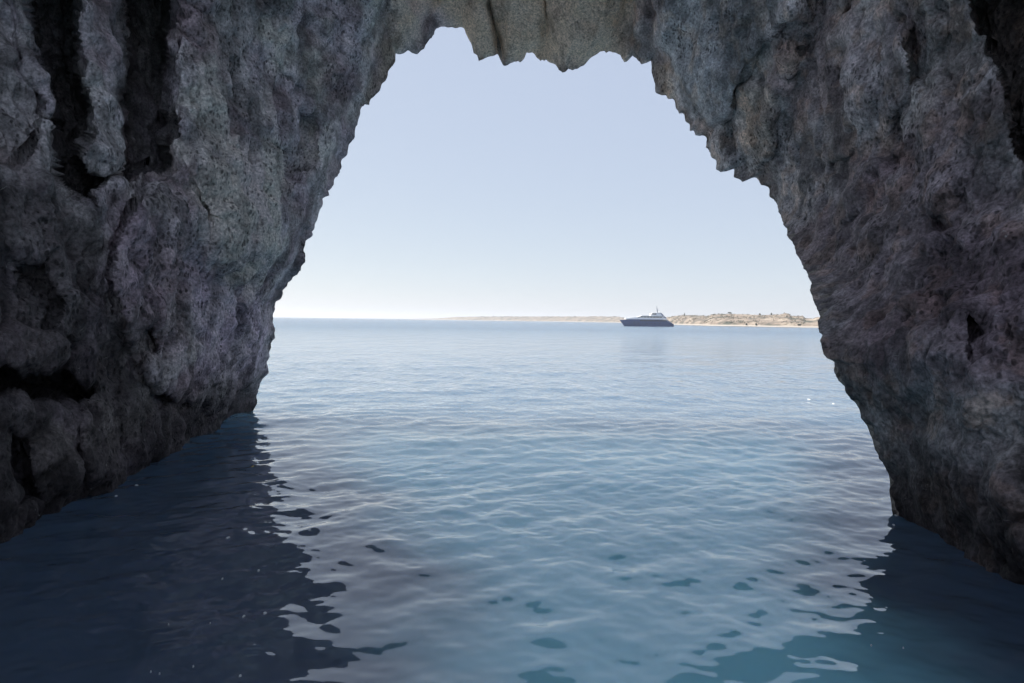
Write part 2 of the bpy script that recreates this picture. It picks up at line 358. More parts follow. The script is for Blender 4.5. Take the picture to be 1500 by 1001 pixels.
C = mixc(C, (.15, .12, .145), .55*poly([(1180,330),(1240,230),(1330,170),(1440,200),(1560,330),(1560,560),(1400,600),(1260,560),(1200,450)], 60))
C = mixc(C, (.34, .32, .37), .85*poly([(290,380),(400,440),(392,540),(340,580),(270,540),(260,440)], 30))
C = mixc(C, (.19, .185, .18), .75*poly([(40,640),(130,590),(240,590),(250,640),(130,700),(40,740)], 30))
low = sstep(-(V[..., 2] + .25*fbm(V, .8, 3, off=171.)), -2.3, -.15)                             # weed and wet band at the waterline
C = mixc(C, (.028, .026, .030), .9*low)
patch = fbm(V, 1.1, 5, .6, 221., (1, 1, .5))
C *= (.62 + .62*sstep(patch, -.45, .35))[..., None]
C = mixc(C, C*np.array([1.15, 1.0, .88]), .8*sstep(fbm(V, 1.6, 4, off=231.), .1, .5)*right)      # rusty brown stains
C = mixc(C, C*np.array([1.02, .98, 1.06]), .9*sstep(fbm(V, .7, 3, off=241.), -.1, .35)*left)     # lavender tint
C *= 1.78*(1 + .42*fbm(V, 3.0, 5, .62, 201.))[..., None]*(1-.35*cavity)[..., None]  # hollows of the pits also darkened in the colour as cavity shade
C *= np.array([1.10, 1.0, .95])
C *= (1 - .24*sstep(V[..., 0], 3.5, 5.5)*sstep(V[..., 2], 10, 6))[..., None]     # stone darkened along the right wall
C = np.clip(C/np.maximum(1, C.max(-1, keepdims=True)/.80), .012, .80)
fullV = np.concatenate([E, V], 1)
fullV[:, NE-1] = fullV[:, NE-1]
CE = np.ones(E.shape)*np.array([.34, .31, .27])*(1+.3*fbm(E, .6, 4, off=7.))[..., None]
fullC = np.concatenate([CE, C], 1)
fv = fullV.reshape(-1, 3); im = int(np.argmin(np.abs(T-90)))
def cleft(f):                                       # leave the added cleft open so skylight gets in
    i = f[:, 0]//tot; return ((i == im) | (i == im-1) | (i == im+1)) & (fv[f[:, 0], 1] < Yend[im, 0]-.1) & (f[:, 0] % tot > NE+5)
me = grid_mesh('cliff', fv, NT, tot, drop=cleft)
ca = me.color_attributes.new('stone', 'FLOAT_COLOR', 'POINT')
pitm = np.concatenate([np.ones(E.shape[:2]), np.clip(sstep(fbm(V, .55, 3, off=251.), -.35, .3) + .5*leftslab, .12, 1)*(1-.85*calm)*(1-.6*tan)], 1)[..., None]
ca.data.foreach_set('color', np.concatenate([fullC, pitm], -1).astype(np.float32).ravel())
m, nt, p, o = mat('weathered limestone')
at_ = N(nt, 'ShaderNodeAttribute', attribute_name='stone'); tc = N(nt, 'ShaderNodeTexCoord')
nz = N(nt, 'ShaderNodeTexNoise', i_Scale=16.0, i_Detail=8.0, i_Roughness=.7); nt.links.new(tc.outputs['Object'], nz.inputs['Vector'])
mr = N(nt, 'ShaderNodeMapRange'); mr.inputs['From Min'].default_value = .32; mr.inputs['From Max'].default_value = .7; mr.inputs['To Min'].default_value = .35; mr.inputs['To Max'].default_value = 1.6
nt.links.new(nz.outputs[0], mr.inputs[0])
mul = N(nt, 'ShaderNodeVectorMath', operation='SCALE'); nt.links.new(at_.outputs['Color'], mul.inputs[0]); nt.links.new(mr.outputs[0], mul.inputs['Scale'])
# sparse pale flecks: shells, worm tubes and salt threads
mp = N(nt, 'ShaderNodeMapping'); mp.inputs['Scale'].default_value = (1, 1, .55); nt.links.new(tc.outputs['Object'], mp.inputs[0])
nd = N(nt, 'ShaderNodeTexNoise', i_Scale=7.0, i_Detail=3.0); nt.links.new(mp.outputs[0], nd.inputs['Vector'])
dm = N(nt, 'ShaderNodeVectorMath', operation='MULTIPLY_ADD'); dm.inputs[1].default_value = (.05, .05, .05); nt.links.new(nd.outputs['Color'], dm.inputs[0]); nt.links.new(mp.outputs[0], dm.inputs[2])
vo = N(nt, 'ShaderNodeTexVoronoi', feature='DISTANCE_TO_EDGE', i_Scale=9.0); nt.links.new(dm.outputs[0], vo.inputs['Vector'])
e1 = N(nt, 'ShaderNodeMapRange'); e1.inputs['From Min'].default_value = .0; e1.inputs['From Max'].default_value = .022; e1.inputs['To Min'].default_value = 1; e1.inputs['To Max'].default_value = 0
nt.links.new(vo.outputs['Distance'], e1.inputs[0])
n5 = N(nt, 'ShaderNodeTexNoise', i_Scale=6.5, i_Detail=3.0); nt.links.new(tc.outputs['Object'], n5.inputs['Vector'])
e2 = N(nt, 'ShaderNodeMapRange'); e2.inputs['From Min'].default_value = .63; e2.inputs['From Max'].default_value = .70; nt.links.new(n5.outputs[0], e2.inputs[0])
fm = N(nt, 'ShaderNodeMath', operation='MULTIPLY'); nt.links.new(e1.outputs[0], fm.inputs[0]); nt.links.new(e2.outputs[0], fm.inputs[1])
f8 = N(nt, 'ShaderNodeMath', operation='MULTIPLY', i_1=.75); nt.links.new(fm.outputs[0], f8.inputs[0])
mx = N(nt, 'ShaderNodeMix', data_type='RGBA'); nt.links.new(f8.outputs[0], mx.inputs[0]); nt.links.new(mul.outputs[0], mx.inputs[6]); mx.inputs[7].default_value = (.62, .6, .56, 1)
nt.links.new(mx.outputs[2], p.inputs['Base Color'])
p.inputs['Roughness'].default_value = .82; p.inputs['Specular IOR Level'].default_value = .35
b1 = N(nt, 'ShaderNodeTexNoise', i_Scale=24.0, i_Detail=7.0, i_Roughness=.72); nt.links.new(tc.outputs['Object'], b1.inputs['Vector'])
v2 = N(nt, 'ShaderNodeTexVoronoi', feature='F1', i_Scale=13.0); nt.links.new(dm.outputs[0], v2.inputs['Vector'])
vp = N(nt, 'ShaderNodeMapRange'); vp.inputs['From Min'].default_value = .08; vp.inputs['From Max'].default_value = .42; nt.links.new(v2.outputs['Distance'], vp.inputs[0])
bp0 = N(nt, 'ShaderNodeBump'); bp0.inputs['Strength'].default_value = .45; bp0.inputs['Distance'].default_value = .045; nt.links.new(vp.outputs[0], bp0.inputs['Height'])
# cavity shade painted into the colour of the weathering pits
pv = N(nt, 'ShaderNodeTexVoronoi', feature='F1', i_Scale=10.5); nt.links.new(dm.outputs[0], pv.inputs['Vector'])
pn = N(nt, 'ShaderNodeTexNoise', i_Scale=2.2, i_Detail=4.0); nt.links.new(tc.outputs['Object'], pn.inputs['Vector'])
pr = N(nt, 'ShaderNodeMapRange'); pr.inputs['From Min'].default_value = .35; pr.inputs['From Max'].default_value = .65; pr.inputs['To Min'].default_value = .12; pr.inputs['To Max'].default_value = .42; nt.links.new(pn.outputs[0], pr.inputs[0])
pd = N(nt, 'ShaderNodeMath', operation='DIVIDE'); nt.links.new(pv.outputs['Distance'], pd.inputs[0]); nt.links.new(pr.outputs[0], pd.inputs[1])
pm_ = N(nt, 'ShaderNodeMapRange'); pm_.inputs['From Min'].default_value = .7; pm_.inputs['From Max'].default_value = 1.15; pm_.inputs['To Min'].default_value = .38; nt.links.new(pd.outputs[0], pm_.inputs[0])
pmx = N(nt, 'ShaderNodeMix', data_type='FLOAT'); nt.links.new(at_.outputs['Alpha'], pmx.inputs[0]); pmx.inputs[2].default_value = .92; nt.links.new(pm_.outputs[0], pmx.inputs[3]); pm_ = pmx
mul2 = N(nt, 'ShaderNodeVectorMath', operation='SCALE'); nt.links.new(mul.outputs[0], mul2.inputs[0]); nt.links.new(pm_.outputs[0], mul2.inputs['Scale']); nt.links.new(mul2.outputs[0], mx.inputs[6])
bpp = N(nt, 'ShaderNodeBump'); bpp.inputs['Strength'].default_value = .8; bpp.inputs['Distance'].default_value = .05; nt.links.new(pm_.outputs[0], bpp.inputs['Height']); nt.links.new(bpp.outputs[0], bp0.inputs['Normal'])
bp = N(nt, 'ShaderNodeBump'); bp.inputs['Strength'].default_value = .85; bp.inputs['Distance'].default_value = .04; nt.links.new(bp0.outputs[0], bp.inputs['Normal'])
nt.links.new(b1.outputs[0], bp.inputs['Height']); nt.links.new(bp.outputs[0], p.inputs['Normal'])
cliff = link('cliff', me, m); tag(cliff, 'dark pitted limestone sea cave walls and roof arching over the water', kind='structure')

# ------------------------------------------------------------------ sea
hr = CAMZ*773.
yy_ = np.concatenate([np.geomspace(.06, 3.0, 50), np.arange(3.6, 420, .62), np.geomspace(430, 12000, 60)])
rad = np.concatenate([hr/yy_[::-1]])
phi = np.concatenate([np.linspace(-180, -44, 160, endpoint=False), np.linspace(-44, 44, 1500), np.linspace(44, 180, 160)[1:]])[:-1]
ph = np.radians(90-phi)
X = rad[None, :]*np.cos(ph)[:, None]; Y = rad[None, :]*np.sin(ph)[:, None]
dr = np.gradient(rad)[None, :]
H = np.zeros(X.shape); 
PW = np.stack([X, Y, np.zeros_like(X)], -1)
gust = .85 + .5*fbm(PW, .09, 3, off=5.) ; gust = np.clip(gust, .35, 1.8)
inside = sstep(Y + .85*X*0 , 14., 27.)
shel = .8 + .2*sstep(Y, 7., 20.)
for i in range(170):
    lam = .16*(8./.16)**(rng.random()**1.25)
    k = 2*PI/lam
    ang = rng.normal(math.radians(-66), math.radians(58))      # travel direction, across towards the right of the cave
    slope = .0150*(lam/.8)**-.62 if lam > .8 else .0150*(lam/.8)**.22
    A = slope/k*1.0
    kx, ky = k*math.cos(ang), k*math.sin(ang)
    fade = sstep(lam/np.maximum(dr, 1e-4), 2.2, 5.0)
    amp = A*fade*(gust*shel if lam < 2.5 else shel)
    if lam < .45: amp = amp*(.6 + .75*sstep(Y, 8., 16.))
    H += amp*np.cos(kx*X+ky*Y+rng.random()*2*PI + .8*np.sin(.35*X*math.sin(ang+.4)+.35*Y*math.cos(ang)+i))
H *= sstep(-rad[None, :], -900, -300)
Vw = np.stack([X, Y, H], -1)
mw = grid_mesh('sea', Vw.reshape(-1, 3), len(phi), len(rad), wrap=True)
m, nt, p, o = mat('sea water')
tc = N(nt, 'ShaderNodeTexCoord'); geo = N(nt, 'ShaderNodeNewGeometry')
ln_ = N(nt, 'ShaderNodeVectorMath', operation='LENGTH'); nt.links.new(geo.outputs['Position'], ln_.inputs[0])
n1 = N(nt, 'ShaderNodeTexNoise', i_Scale=.09, i_Detail=3.0); nt.links.new(geo.outputs['Position'], n1.inputs['Vector'])
rp_ = N(nt, 'ShaderNodeValToRGB'); rp_.color_ramp.elements[0].position = .35; rp_.color_ramp.elements[1].position = .68
rp_.color_ramp.elements[0].color = (.066, .090, .130, 1); rp_.color_ramp.elements[1].color = (.064, .104, .142, 1)
nt.links.new(n1.outputs[0], rp_.inputs[0]); # underwater glow painted as a paler colour down the middle of the channel
sx_ = N(nt, 'ShaderNodeSeparateXYZ'); nt.links.new(geo.outputs['Position'], sx_.inputs[0])
ns_ = N(nt, 'ShaderNodeTexNoise', i_Scale=.35, i_Detail=3.0); nt.links.new(geo.outputs['Position'], ns_.inputs['Vector'])
cxn = N(nt, 'ShaderNodeMath', operation='MULTIPLY_ADD', i_1=3.0, i_2=-3.0); nt.links.new(ns_.outputs[0], cxn.inputs[0])
sm = N(nt, 'ShaderNodeMath', operation='ADD'); nt.links.new(sx_.outputs['X'], sm.inputs[0]); nt.links.new(cxn.outputs[0], sm.inputs[1])
ab_ = N(nt, 'ShaderNodeMath', operation='ABSOLUTE'); nt.links.new(sm.outputs[0], ab_.inputs[0])
ms_ = N(nt, 'ShaderNodeMapRange', interpolation_type='SMOOTHSTEP'); ms_.inputs['From Min'].default_value = 3.4; ms_.inputs['From Max'].default_value = .8; yw = N(nt, 'ShaderNodeMath', operation='SUBTRACT', i_1=9.0); nt.links.new(sx_.outputs['Y'], yw.inputs[0])
yc_ = N(nt, 'ShaderNodeMath', operation='MAXIMUM', i_1=0.0); nt.links.new(yw.outputs[0], yc_.inputs[0])
yk = N(nt, 'ShaderNodeMath', operation='MULTIPLY_ADD', i_1=-.38); nt.links.new(yc_.outputs[0], yk.inputs[0]); nt.links.new(ab_.outputs[0], yk.inputs[2])
nt.links.new(yk.outputs[0], ms_.inputs[0])
mf_ = N(nt, 'ShaderNodeMapRange', interpolation_type='SMOOTHSTEP'); mf_.inputs['From Min'].default_value = 23.5; mf_.inputs['From Max'].default_value = 15; nt.links.new(sx_.outputs['Y'], mf_.inputs[0])  # painted glow fades out at the cliff's shadow edge
mm_ = N(nt, 'ShaderNodeMath', operation='MULTIPLY'); nt.links.new(ms_.outputs[0], mm_.inputs[0]); nt.links.new(mf_.outputs[0], mm_.inputs[1])
mxs = N(nt, 'ShaderNodeMix', data_type='RGBA'); nt.links.new(mm_.outputs[0], mxs.inputs[0]); nt.links.new(rp_.outputs[0], mxs.inputs[6]); mxs.inputs[7].default_value = (.29, .67, .75, 1)
# deeper clear blue outside the cave mouth
my_ = N(nt, 'ShaderNodeMapRange', interpolation_type='SMOOTHSTEP'); my_.inputs['From Min'].default_value = 10; my_.inputs['From Max'].default_value = 22; nt.links.new(sx_.outputs['Y'], my_.inputs[0])
mo_ = N(nt, 'ShaderNodeMix', data_type='RGBA'); nt.links.new(my_.outputs[0], mo_.inputs[0]); nt.links.new(rp_.outputs[0], mo_.inputs[6]); mo_.inputs[7].default_value = (.046, .092, .140, 1)
nt.links.new(mo_.outputs[2], mxs.inputs[6])
nt.links.new(mxs.outputs[2], p.inputs['Base Color'])
p.inputs['IOR'].default_value = 1.6
p.subsurface_method = 'BURLEY'; p.inputs['Subsurface Weight'].default_value = 1.0      # daylight spreading through the water
p.inputs['Subsurface Radius'].default_value = (.65, .8, 1.0); p.inputs['Subsurface Scale'].default_value = 17.0
rr_ = N(nt, 'ShaderNodeMapRange'); rr_.inputs['From Min'].default_value = 15; rr_.inputs['From Max'].default_value = 250; rr_.inputs['To Min'].default_value = .02; rr_.inputs['To Max'].default_value = .22
nt.links.new(ln_.outputs['Value'], rr_.inputs[0]); nt.links.new(rr_.outputs[0], p.inputs['Roughness'])
mpw = N(nt, 'ShaderNodeMapping'); mpw.inputs['Rotation'].default_value = (0, 0, math.radians(30)); mpw.inputs['Scale'].default_value = (1, .45, 1)
nt.links.new(geo.outputs['Position'], mpw.inputs[0])
w1 = N(nt, 'ShaderNodeTexNoise', i_Scale=1.6, i_Detail=4.0, i_Roughness=.55); nt.links.new(mpw.outputs[0], w1.inputs['Vector'])
w2 = N(nt, 'ShaderNodeTexNoise', i_Scale=.28, i_Detail=3.0); nt.links.new(mpw.outputs[0], w2.inputs['Vector'])
bd = N(nt, 'ShaderNodeMapRange'); bd.inputs['From Min'].default_value = 12; bd.inputs['From Max'].default_value = 45; bd.inputs['To Min'].default_value = .0; bd.inputs['To Max'].default_value = .16
nt.links.new(ln_.outputs['Value'], bd.inputs[0])
bw = N(nt, 'ShaderNodeBump'); bw.inputs['Strength'].default_value = 1.0
nt.links.new(w1.outputs[0], bw.inputs['Height']); nt.links.new(bd.outputs[0], bw.inputs['Distance'])
bd2 = N(nt, 'ShaderNodeMapRange'); bd2.inputs['From Min'].default_value = 40; bd2.inputs['From Max'].default_value = 160; bd2.inputs['To Min'].default_value = .0; bd2.inputs['To Max'].default_value = .6
nt.links.new(ln_.outputs['Value'], bd2.inputs[0])
bw2 = N(nt, 'ShaderNodeBump'); bw2.inputs['Strength'].default_value = 1.0
nt.links.new(w2.outputs[0], bw2.inputs['Height']); nt.links.new(bd2.outputs[0], bw2.inputs['Distance']); nt.links.new(bw.outputs[0], bw2.inputs['Normal'])
nt.links.new(bw2.outputs[0], p.inputs['Normal'])
sea = link('sea', mw, m); tag(sea, 'rippled blue sea water reaching from the cave to the horizon', kind='structure')

# ------------------------------------------------------------------ low coast on the right, fading out to the left
def keyl(x, pts): k = np.array(pts, float); return np.interp(x, k[:, 0], k[:, 1])
cx = np.concatenate([np.linspace(600, 1300, 700), np.linspace(1300, 2600, 160)[1:]])
Ys = keyl(cx, [(600,3000),(700,2450),(800,2100),(880,1800),(915,1500),(940,1200),(985,800),(1020,680),(1060,625),(1120,590),(1200,555),(1400,500),(2600,380)])
Yk = np.exp(np.convolve(np.pad(np.log(Ys), 12, 'edge'), np.hanning(25)/np.hanning(25).sum(), 'valid')); Ys = Yk
top = keyl(cx, [(600,467.5),(640,466.9),(668,465),(700,464.7),(800,464.8),(850,465.0),(870,464.8),(905,465.4),(917,467.2),(940,467.2),(975,466.4),(985,465.5),(1000,464.2),(1003,464),(1035,464.6),(1046,463.2),(1055,463.2),(1070,462.6),(1085,463),(1100,463.6),(1112,463.6),(1130,464),(1142,462.8),(1151,461.5),(1156,462.4),(1160,465),(1176,465.5),(1180,468),(1190,468.7),(1197,466.8),(1215,464),(1300,463),(2600,440)])
NR = 46
tt = np.linspace(0, 1, NR)
ax, _ = px2ab(cx, np.full_like(cx, 470.)); _, tb = px2ab(cx, top)
Yc = Ys[:, None]*(1 + .22*tt[None, :]**1.3)
Htop = np.maximum(CAMZ + tb*Ys*1.12, .4)
Xc = ax[:, None]*Yc
prof = np.interp(tt, [0, .03, .07, .12, .3, .6, .8, 1], [-.06, .07, .12, .36, .62, .92, 1.0, .8])
PC = np.stack([Xc, Yc, np.zeros_like(Xc)], -1)
Zc = Htop[:, None]*prof[None, :]*(1 + (.13*fbm(PC, .045, 5, .6, 3.) + .11*ridged(PC, .10, 4, .6, 6.))*sstep(tt, .05, .4)[None, :])
sc_ = CAMZ + (Yc/ (Ys*1.12)[:, None])*(Zc-CAMZ)      # broad plateau keeps its height with depth
Zc = Zc*(1-.0) 
Zc[:, 0] = -.5
mc = grid_mesh('coast', np.stack([Xc, Yc, Zc], -1).reshape(-1, 3), len(cx), NR)
m, nt, p, o = mat('dry coast')
geo = N(nt, 'ShaderNodeNewGeometry'); sp = N(nt, 'ShaderNodeSeparateXYZ'); nt.links.new(geo.outputs['Position'], sp.inputs[0])
na = N(nt, 'ShaderNodeTexNoise', i_Scale=.055, i_Detail=8.0, i_Roughness=.74); nt.links.new(geo.outputs['Position'], na.inputs['Vector'])
ra_ = N(nt, 'ShaderNodeValToRGB'); els = ra_.color_ramp.elements
els[0].position = .41; els[0].color = (.045, .05, .035, 1); els[1].position = .62; els[1].color = (.27, .225, .175, 1)
e = els.new(.475); e.color = (.115, .09, .068, 1); e = els.new(.53); e.color = (.19, .15, .115, 1)
nt.links.new(na.outputs[0], ra_.inputs[0])
# sand and dark tide line close to the water
nb = N(nt, 'ShaderNodeTexNoise', i_Scale=.03, i_Detail=3.0); nt.links.new(geo.outputs['Position'], nb.inputs['Vector'])
ad = N(nt, 'ShaderNodeMath', operation='MULTIPLY_ADD', i_1=-.9); nt.links.new(nb.outputs[0], ad.inputs[0]); nt.links.new(sp.outputs['Z'], ad.inputs[2])
rb_ = N(nt, 'ShaderNodeValToRGB'); rb_.color_ramp.interpolation = 'LINEAR'; q = rb_.color_ramp.elements
q[0].position = .0; q[0].color = (.09, .085, .08, 1); q[1].position = 1; q[1].color = (.24, .21, .18, 1); e = q.new(.25); e.color = (.12, .11, .10, 1); e = q.new(.4); e.color = (.34, .31, .27, 1)
mz = N(nt, 'ShaderNodeMapRange'); mz.inputs['From Min'].default_value = -.6; mz.inputs['From Max'].default_value = .9; nt.links.new(ad.outputs[0], mz.inputs[0]); nt.links.new(mz.outputs[0], rb_.inputs[0])
mk = N(nt, 'ShaderNodeMapRange'); mk.inputs['From Min'].default_value = .5; mk.inputs['From Max'].default_value = 1.1; nt.links.new(ad.outputs[0], mk.inputs[0])
mx = N(nt, 'ShaderNodeMix', data_type='RGBA'); nt.links.new(mk.outputs[0], mx.inputs[0]); nt.links.new(rb_.outputs[0], mx.inputs[6]); nt.links.new(ra_.outputs[0], mx.inputs[7])
nt.links.new(mx.outputs[2], p.inputs['Base Color']); p.inputs['Roughness'].default_value = .95
coast = link('coast', mc, m); tag(coast, 'low dry tan coastline with scrub behind the yacht', kind='structure')

def coast_z(px, t):
    i = int(np.argmin(np.abs(cx-px))); j = int(round(t*(NR-1))); return Vector((Xc[i, j], Yc[i, j], Zc[i, j]))

# dry scrub cover
rs = random.Random(99); V = []; Fs = []
for k in range(1500):
    px = rs.uniform(975, 1210) if k % 4 else rs.uniform(700, 975); t = rs.uniform(.09, .9); c0 = coast_z(px, t)
    if fbm(np.array([[c0.x, c0.y, 0.]]), .035, 2, .5, 44.)[0] < -.02: continue
    w0 = rs.uniform(.3, 1.6)*c0.y/600; h0 = rs.uniform(.25, .7)*c0.y/650
    for q in range(7):
        c_ = c0 + Vector((rs.gauss(0, w0*.5), rs.gauss(0, w0*.5), abs(rs.gauss(0, h0*.4)))); s_ = .28*c0.y/600
        n_ = Vector((rs.gauss(0, 1), rs.gauss(0, 1), rs.gauss(0, 1))).normalized(); u_ = n_.orthogonal().normalized()*s_; v_ = n_.cross(u_)
        b_ = len(V); V += [c_-u_, c_-v_, c_+u_, c_+v_]; Fs.append((b_, b_+1, b_+2, b_+3))
me_ = bpy.data.meshes.new('scrub'); me_.from_pydata([tuple(v) for v in V], [], Fs)
scrub = link('scrub', me_, simple('dry scrub', (.10, .10, .06), .9, 0, .3, .3)); tag(scrub, kind='stuff')

# small trees and bushes on the skyline
leafm = simple('scrub leaves', (.055, .07, .035), .8, 0, .35, 1.5); barkm = simple('bark', (.12, .09, .06), .9)
def plant(kind, px, t, wd, ht, label, cat, seed):
    r = random.Random(seed); base = coast_z(px, t); root = empty(kind, base); tag(root, label, cat, 'trees and bushes on the far coast')
    V = []; Fs = []
    for k in range(420):
        if kind == 'cypress_tree':
            z = r.random()**.8; rad = wd/2*(1-z)**.75*(.55+.45*r.random())*min(1, .4+z*6); zz = ht*(.12+.88*z)
        else:
            z = r.random(); rad = wd/2*math.sqrt(max(0, 1-(z*1.1-.25)**2))*(.4+.6*r.random()); zz = ht*(.15+.85*z)
        a = r.random()*2*PI; c = Vector((rad*math.cos(a), rad*math.sin(a), zz)); s = .13+.12*r.random()
        n = Vector((r.gauss(0, 1), r.gauss(0, 1), r.gauss(0, 1))).normalized(); u = n.orthogonal().normalized()*s; v = n.cross(u)
        b = len(V); V += [c-u, c-v*.7, c+u, c+v*.7]; Fs.append((b, b+1, b+2, b+3))
    me = bpy.data.meshes.new('crown'); me.from_pydata([tuple(v) for v in V], [], Fs); link('crown', me, leafm, root)
    Vt = []; Ft = []
    for i, (z, q) in enumerate([(-.3, .16), (ht*.3, .12), (ht*.7, .05)]):
        for k in range(7): Vt.append((q*math.cos(k*2*PI/7)+.03*i, q*math.sin(k*2*PI/7), z))
    for i in range(2):
        for k in range(7): Ft.append((i*7+k, i*7+(k+1) % 7, i*7+7+(k+1) % 7, i*7+7+k))
    pymesh('trunk', Vt, Ft, barkm, root)
plant('cypress_tree', 1002.5, .55, 1.5, 3.4, 'small dark pointed tree on the skyline just right of the yacht', 'tree', 1)
plant('bush', 1112.5, .78, 1.9, 2.0, 'round dark bush on the skyline left of the twin bush, mid coast', 'bush', 2)
plant('bush', 1129.5, .78, 1.5, 1.9, 'small round bush on the skyline just left of the highest hump', 'bush', 3)
plant('bush', 1046, .8, 3.6, 1.2, 'wide low bush on the skyline between the pointed tree and the humps', 'bush', 4)
plant('bush', 1069, .8, 4.0, 1.2, 'flat broad bush on a low hump, third clump right of the yacht', 'bush', 5)
plant('bush', 1107.5, .07, 1.4, 1.8, 'dark bush low down near the shore below the skyline bush', 'bush', 6)
plant('bush', 1094, .07, 1.1, 1.7, 'dark bush low by the shore, left of its darker neighbour', 'bush', 7)
plant('bush', 1171, .08, 2.6, .9, 'low dark bush above the beach near the cave wall', 'bush', 8)

# ------------------------------------------------------------------ motor yacht (bow to the left)
navy = simple('navy hull paint', (.022, .060, .19), .25, 0, .08, .5)
white = simple('white gelcoat', (.86, .86, .86), .3, 0, .03, .5)
glass = simple('tinted glass', (.012, .016, .025), .08, 0, .1, .5)
grey = simple('grey paint', (.30, .32, .36), .4, 0, .06, .6)
teak = simple('teak deck', (.34, .24, .15), .6, 0, .15, 2.)
steel = simple('brushed rail steel', (.55, .56, .58), .3, .9, .05, 2.)
rubber = simple('black rubber', (.03, .03, .03), .6)
ypos = water_at(946, 478.3)
yacht = empty('motor_yacht', ypos, math.radians(3)); yacht.scale = (1.1, 1.1, 1.1); tag(yacht, 'navy motor yacht with white upper decks and tall mast, bow pointing left', 'yacht')
L0 = 15.45
def X_(z): return (z-310)/795*30.9 - L0          # profile pixels -> metres
def Z_(z): return (515-z)/25.7
# hull: sections lofted along x
secs = []
def hull_w(u): return 3.25*min(1, (max(u, 0)/.34))**.62 if u < .34 else 3.25 - .35*max(0, (u-.7)/.3)
NS = 40; V = []; Fs = []
for i in range(NS+1):
    u = i/NS
    bowx = lambda z: X_(315) + 2.75*(1-max(min(z/3.5, 1), -.2))            # raked stem
    zt = np.interp(u, [0, .14, .16, .78, .86, .93, 1.], [3.45, 3.75, 3.95, 3.95, 3.4, 2.2, 1.45])
    row = []
    for q, (zf, wf) in enumerate([(-.9, .05), (-.45, .62), (.0, .80), (.5, .90), (.8, .97), (1., 1.)]):
        z = zf*zt if zf > 0 else zf
        x = bowx(max(z, 0)) + (X_(1105)-bowx(max(z, 0)))*u
        fl = wf if u > .25 else wf*(1-.35*(1-max(zf, 0))*(1-u/.25))
        row.append((x, hull_w(u)*fl, z))
    V += row + [(x, -y, z) for x, y, z in row]
n = 6
for i in range(NS):
    for q in range(n-1):
        a = i*2*n+q; Fs.append((a, a+2*n, a+2*n+1, a+1)); b = a+n; Fs.append((b, b+1, b+2*n+1, b+2*n))
    Fs.append((i*2*n+n-1, (i+1)*2*n+n-1, (i+1)*2*n+2*n-1, i*2*n+2*n-1)); Fs.append((i*2*n, i*2*n+n, (i+1)*2*n+n, (i+1)*2*n))
Fs.append(tuple([NS*2*n+q for q in range(n)] + [NS*2*n+2*n-1-q for q in range(n)])); 
Fs.append(tuple([q for q in range(n)] + [2*n-1-q for q in range(n)]))
hull = pymesh('hull', V, Fs, navy, yacht)
def prism(name, prof, hw, m_, parent, taper=.0, bevel=.05):
    """side profile (x,z) extruded across, narrower at the top by taper"""
    zs = [z for _, z in prof]; z0, z1 = min(zs), max(zs); V = []
    for s in (1, -1):
        for x, z in prof:
            f = (z-z0)/max(z1-z0, 1e-6); V.append((x, s*hw*(1-taper*f), z))
    k = len(prof); Fs = [tuple(range(k)), tuple(range(2*k-1, k-1, -1))] + [(i, (i+1) % k, k+(i+1) % k, k+i) for i in range(k)]
    return pymesh(name, V, Fs, m_, parent, bevel=bevel)
def pz(pts): return [(X_(a), Z_(b)) for a, b in pts]
prism('foredeck', pz([(392,414),(400,400),(520,384),(600,378),(600,414)]), 2.3, white, yacht, .15)
md = prism('main_deck_house', pz([(598,413),(600,388),(945,388),(1000,396),(1010,408),(960,413)]), 2.75, white, yacht, .05)
def sidewin(px0, px1, py0, py1, hw, slots, parent):
    w_ = (px1-px0)/slots
    for s in (1, -1):
        for i in range(slots):
            x0, x1 = X_(px0+w_*i+w_*.06), X_(px0+w_*(i+1)-w_*.06); z0, z1 = Z_(py1), Z_(py0)
            V = [(x0, s*hw, z0), (x1, s*hw, z0), (x1+.1, s*hw, z1), (x0+.1, s*hw, z1), (x0, s*(hw-.1), z0), (x1, s*(hw-.1), z0), (x1+.1, s*(hw-.1), z1), (x0+.1, s*(hw-.1), z1)]
            pymesh('window', V, [(0,1,2,3),(4,5,6,7),(0,1,5,4),(1,2,6,5),(2,3,7,6),(3,0,4,7)], glass, parent)
ud = prism('upper_deck_house', pz([(560,386),(590,374),(630,362),(930,362),(955,386)]), 2.35, white, yacht, .1)
sidewin(604, 936, 371, 385, 2.39, 7, ud)
prism('windscreen', pz([(566,385),(594,373.5),(612,373.5),(612,385)]), 2.42, glass, ud, .08, .0)
prism('roof_overhang', pz([(622,362),(640,357),(950,357),(962,362)]), 2.6, white, yacht, 0, .03)
sd = prism('bridge_house', pz([(762,357),(778,326),(860,318),(930,324),(948,357)]), 1.8, white, yacht, .15)
sidewin(776, 852, 326, 341, 1.77, 2, sd)
prism('sun_roof', pz([(790,322),(800,317),(935,315),(940,320)]), 1.95, white, yacht, 0, .03)
sidewin(600, 985, 424, 438, 3.26, 8, hull)                      # main deck windows let into the topsides
for s in (1, -1):
    for i in range(7):                                      # portholes
        c_ = (X_(520+i*62), s*3.02, Z_(470)); V = []; 
        for k in range(12): V.append((c_[0]+.22*math.cos(k*PI/6), s*3.17, c_[2]+.22*math.sin(k*PI/6)))
        for k in range(12): V.append((c_[0]+.22*math.cos(k*PI/6), s*2.9, c_[2]+.22*math.sin(k*PI/6)))
        pymesh('porthole', V, [tuple(range(12)), tuple(range(23, 11, -1))]+[(k, (k+1) % 12, 12+(k+1) % 12, 12+k) for k in range(12)], glass, hull)
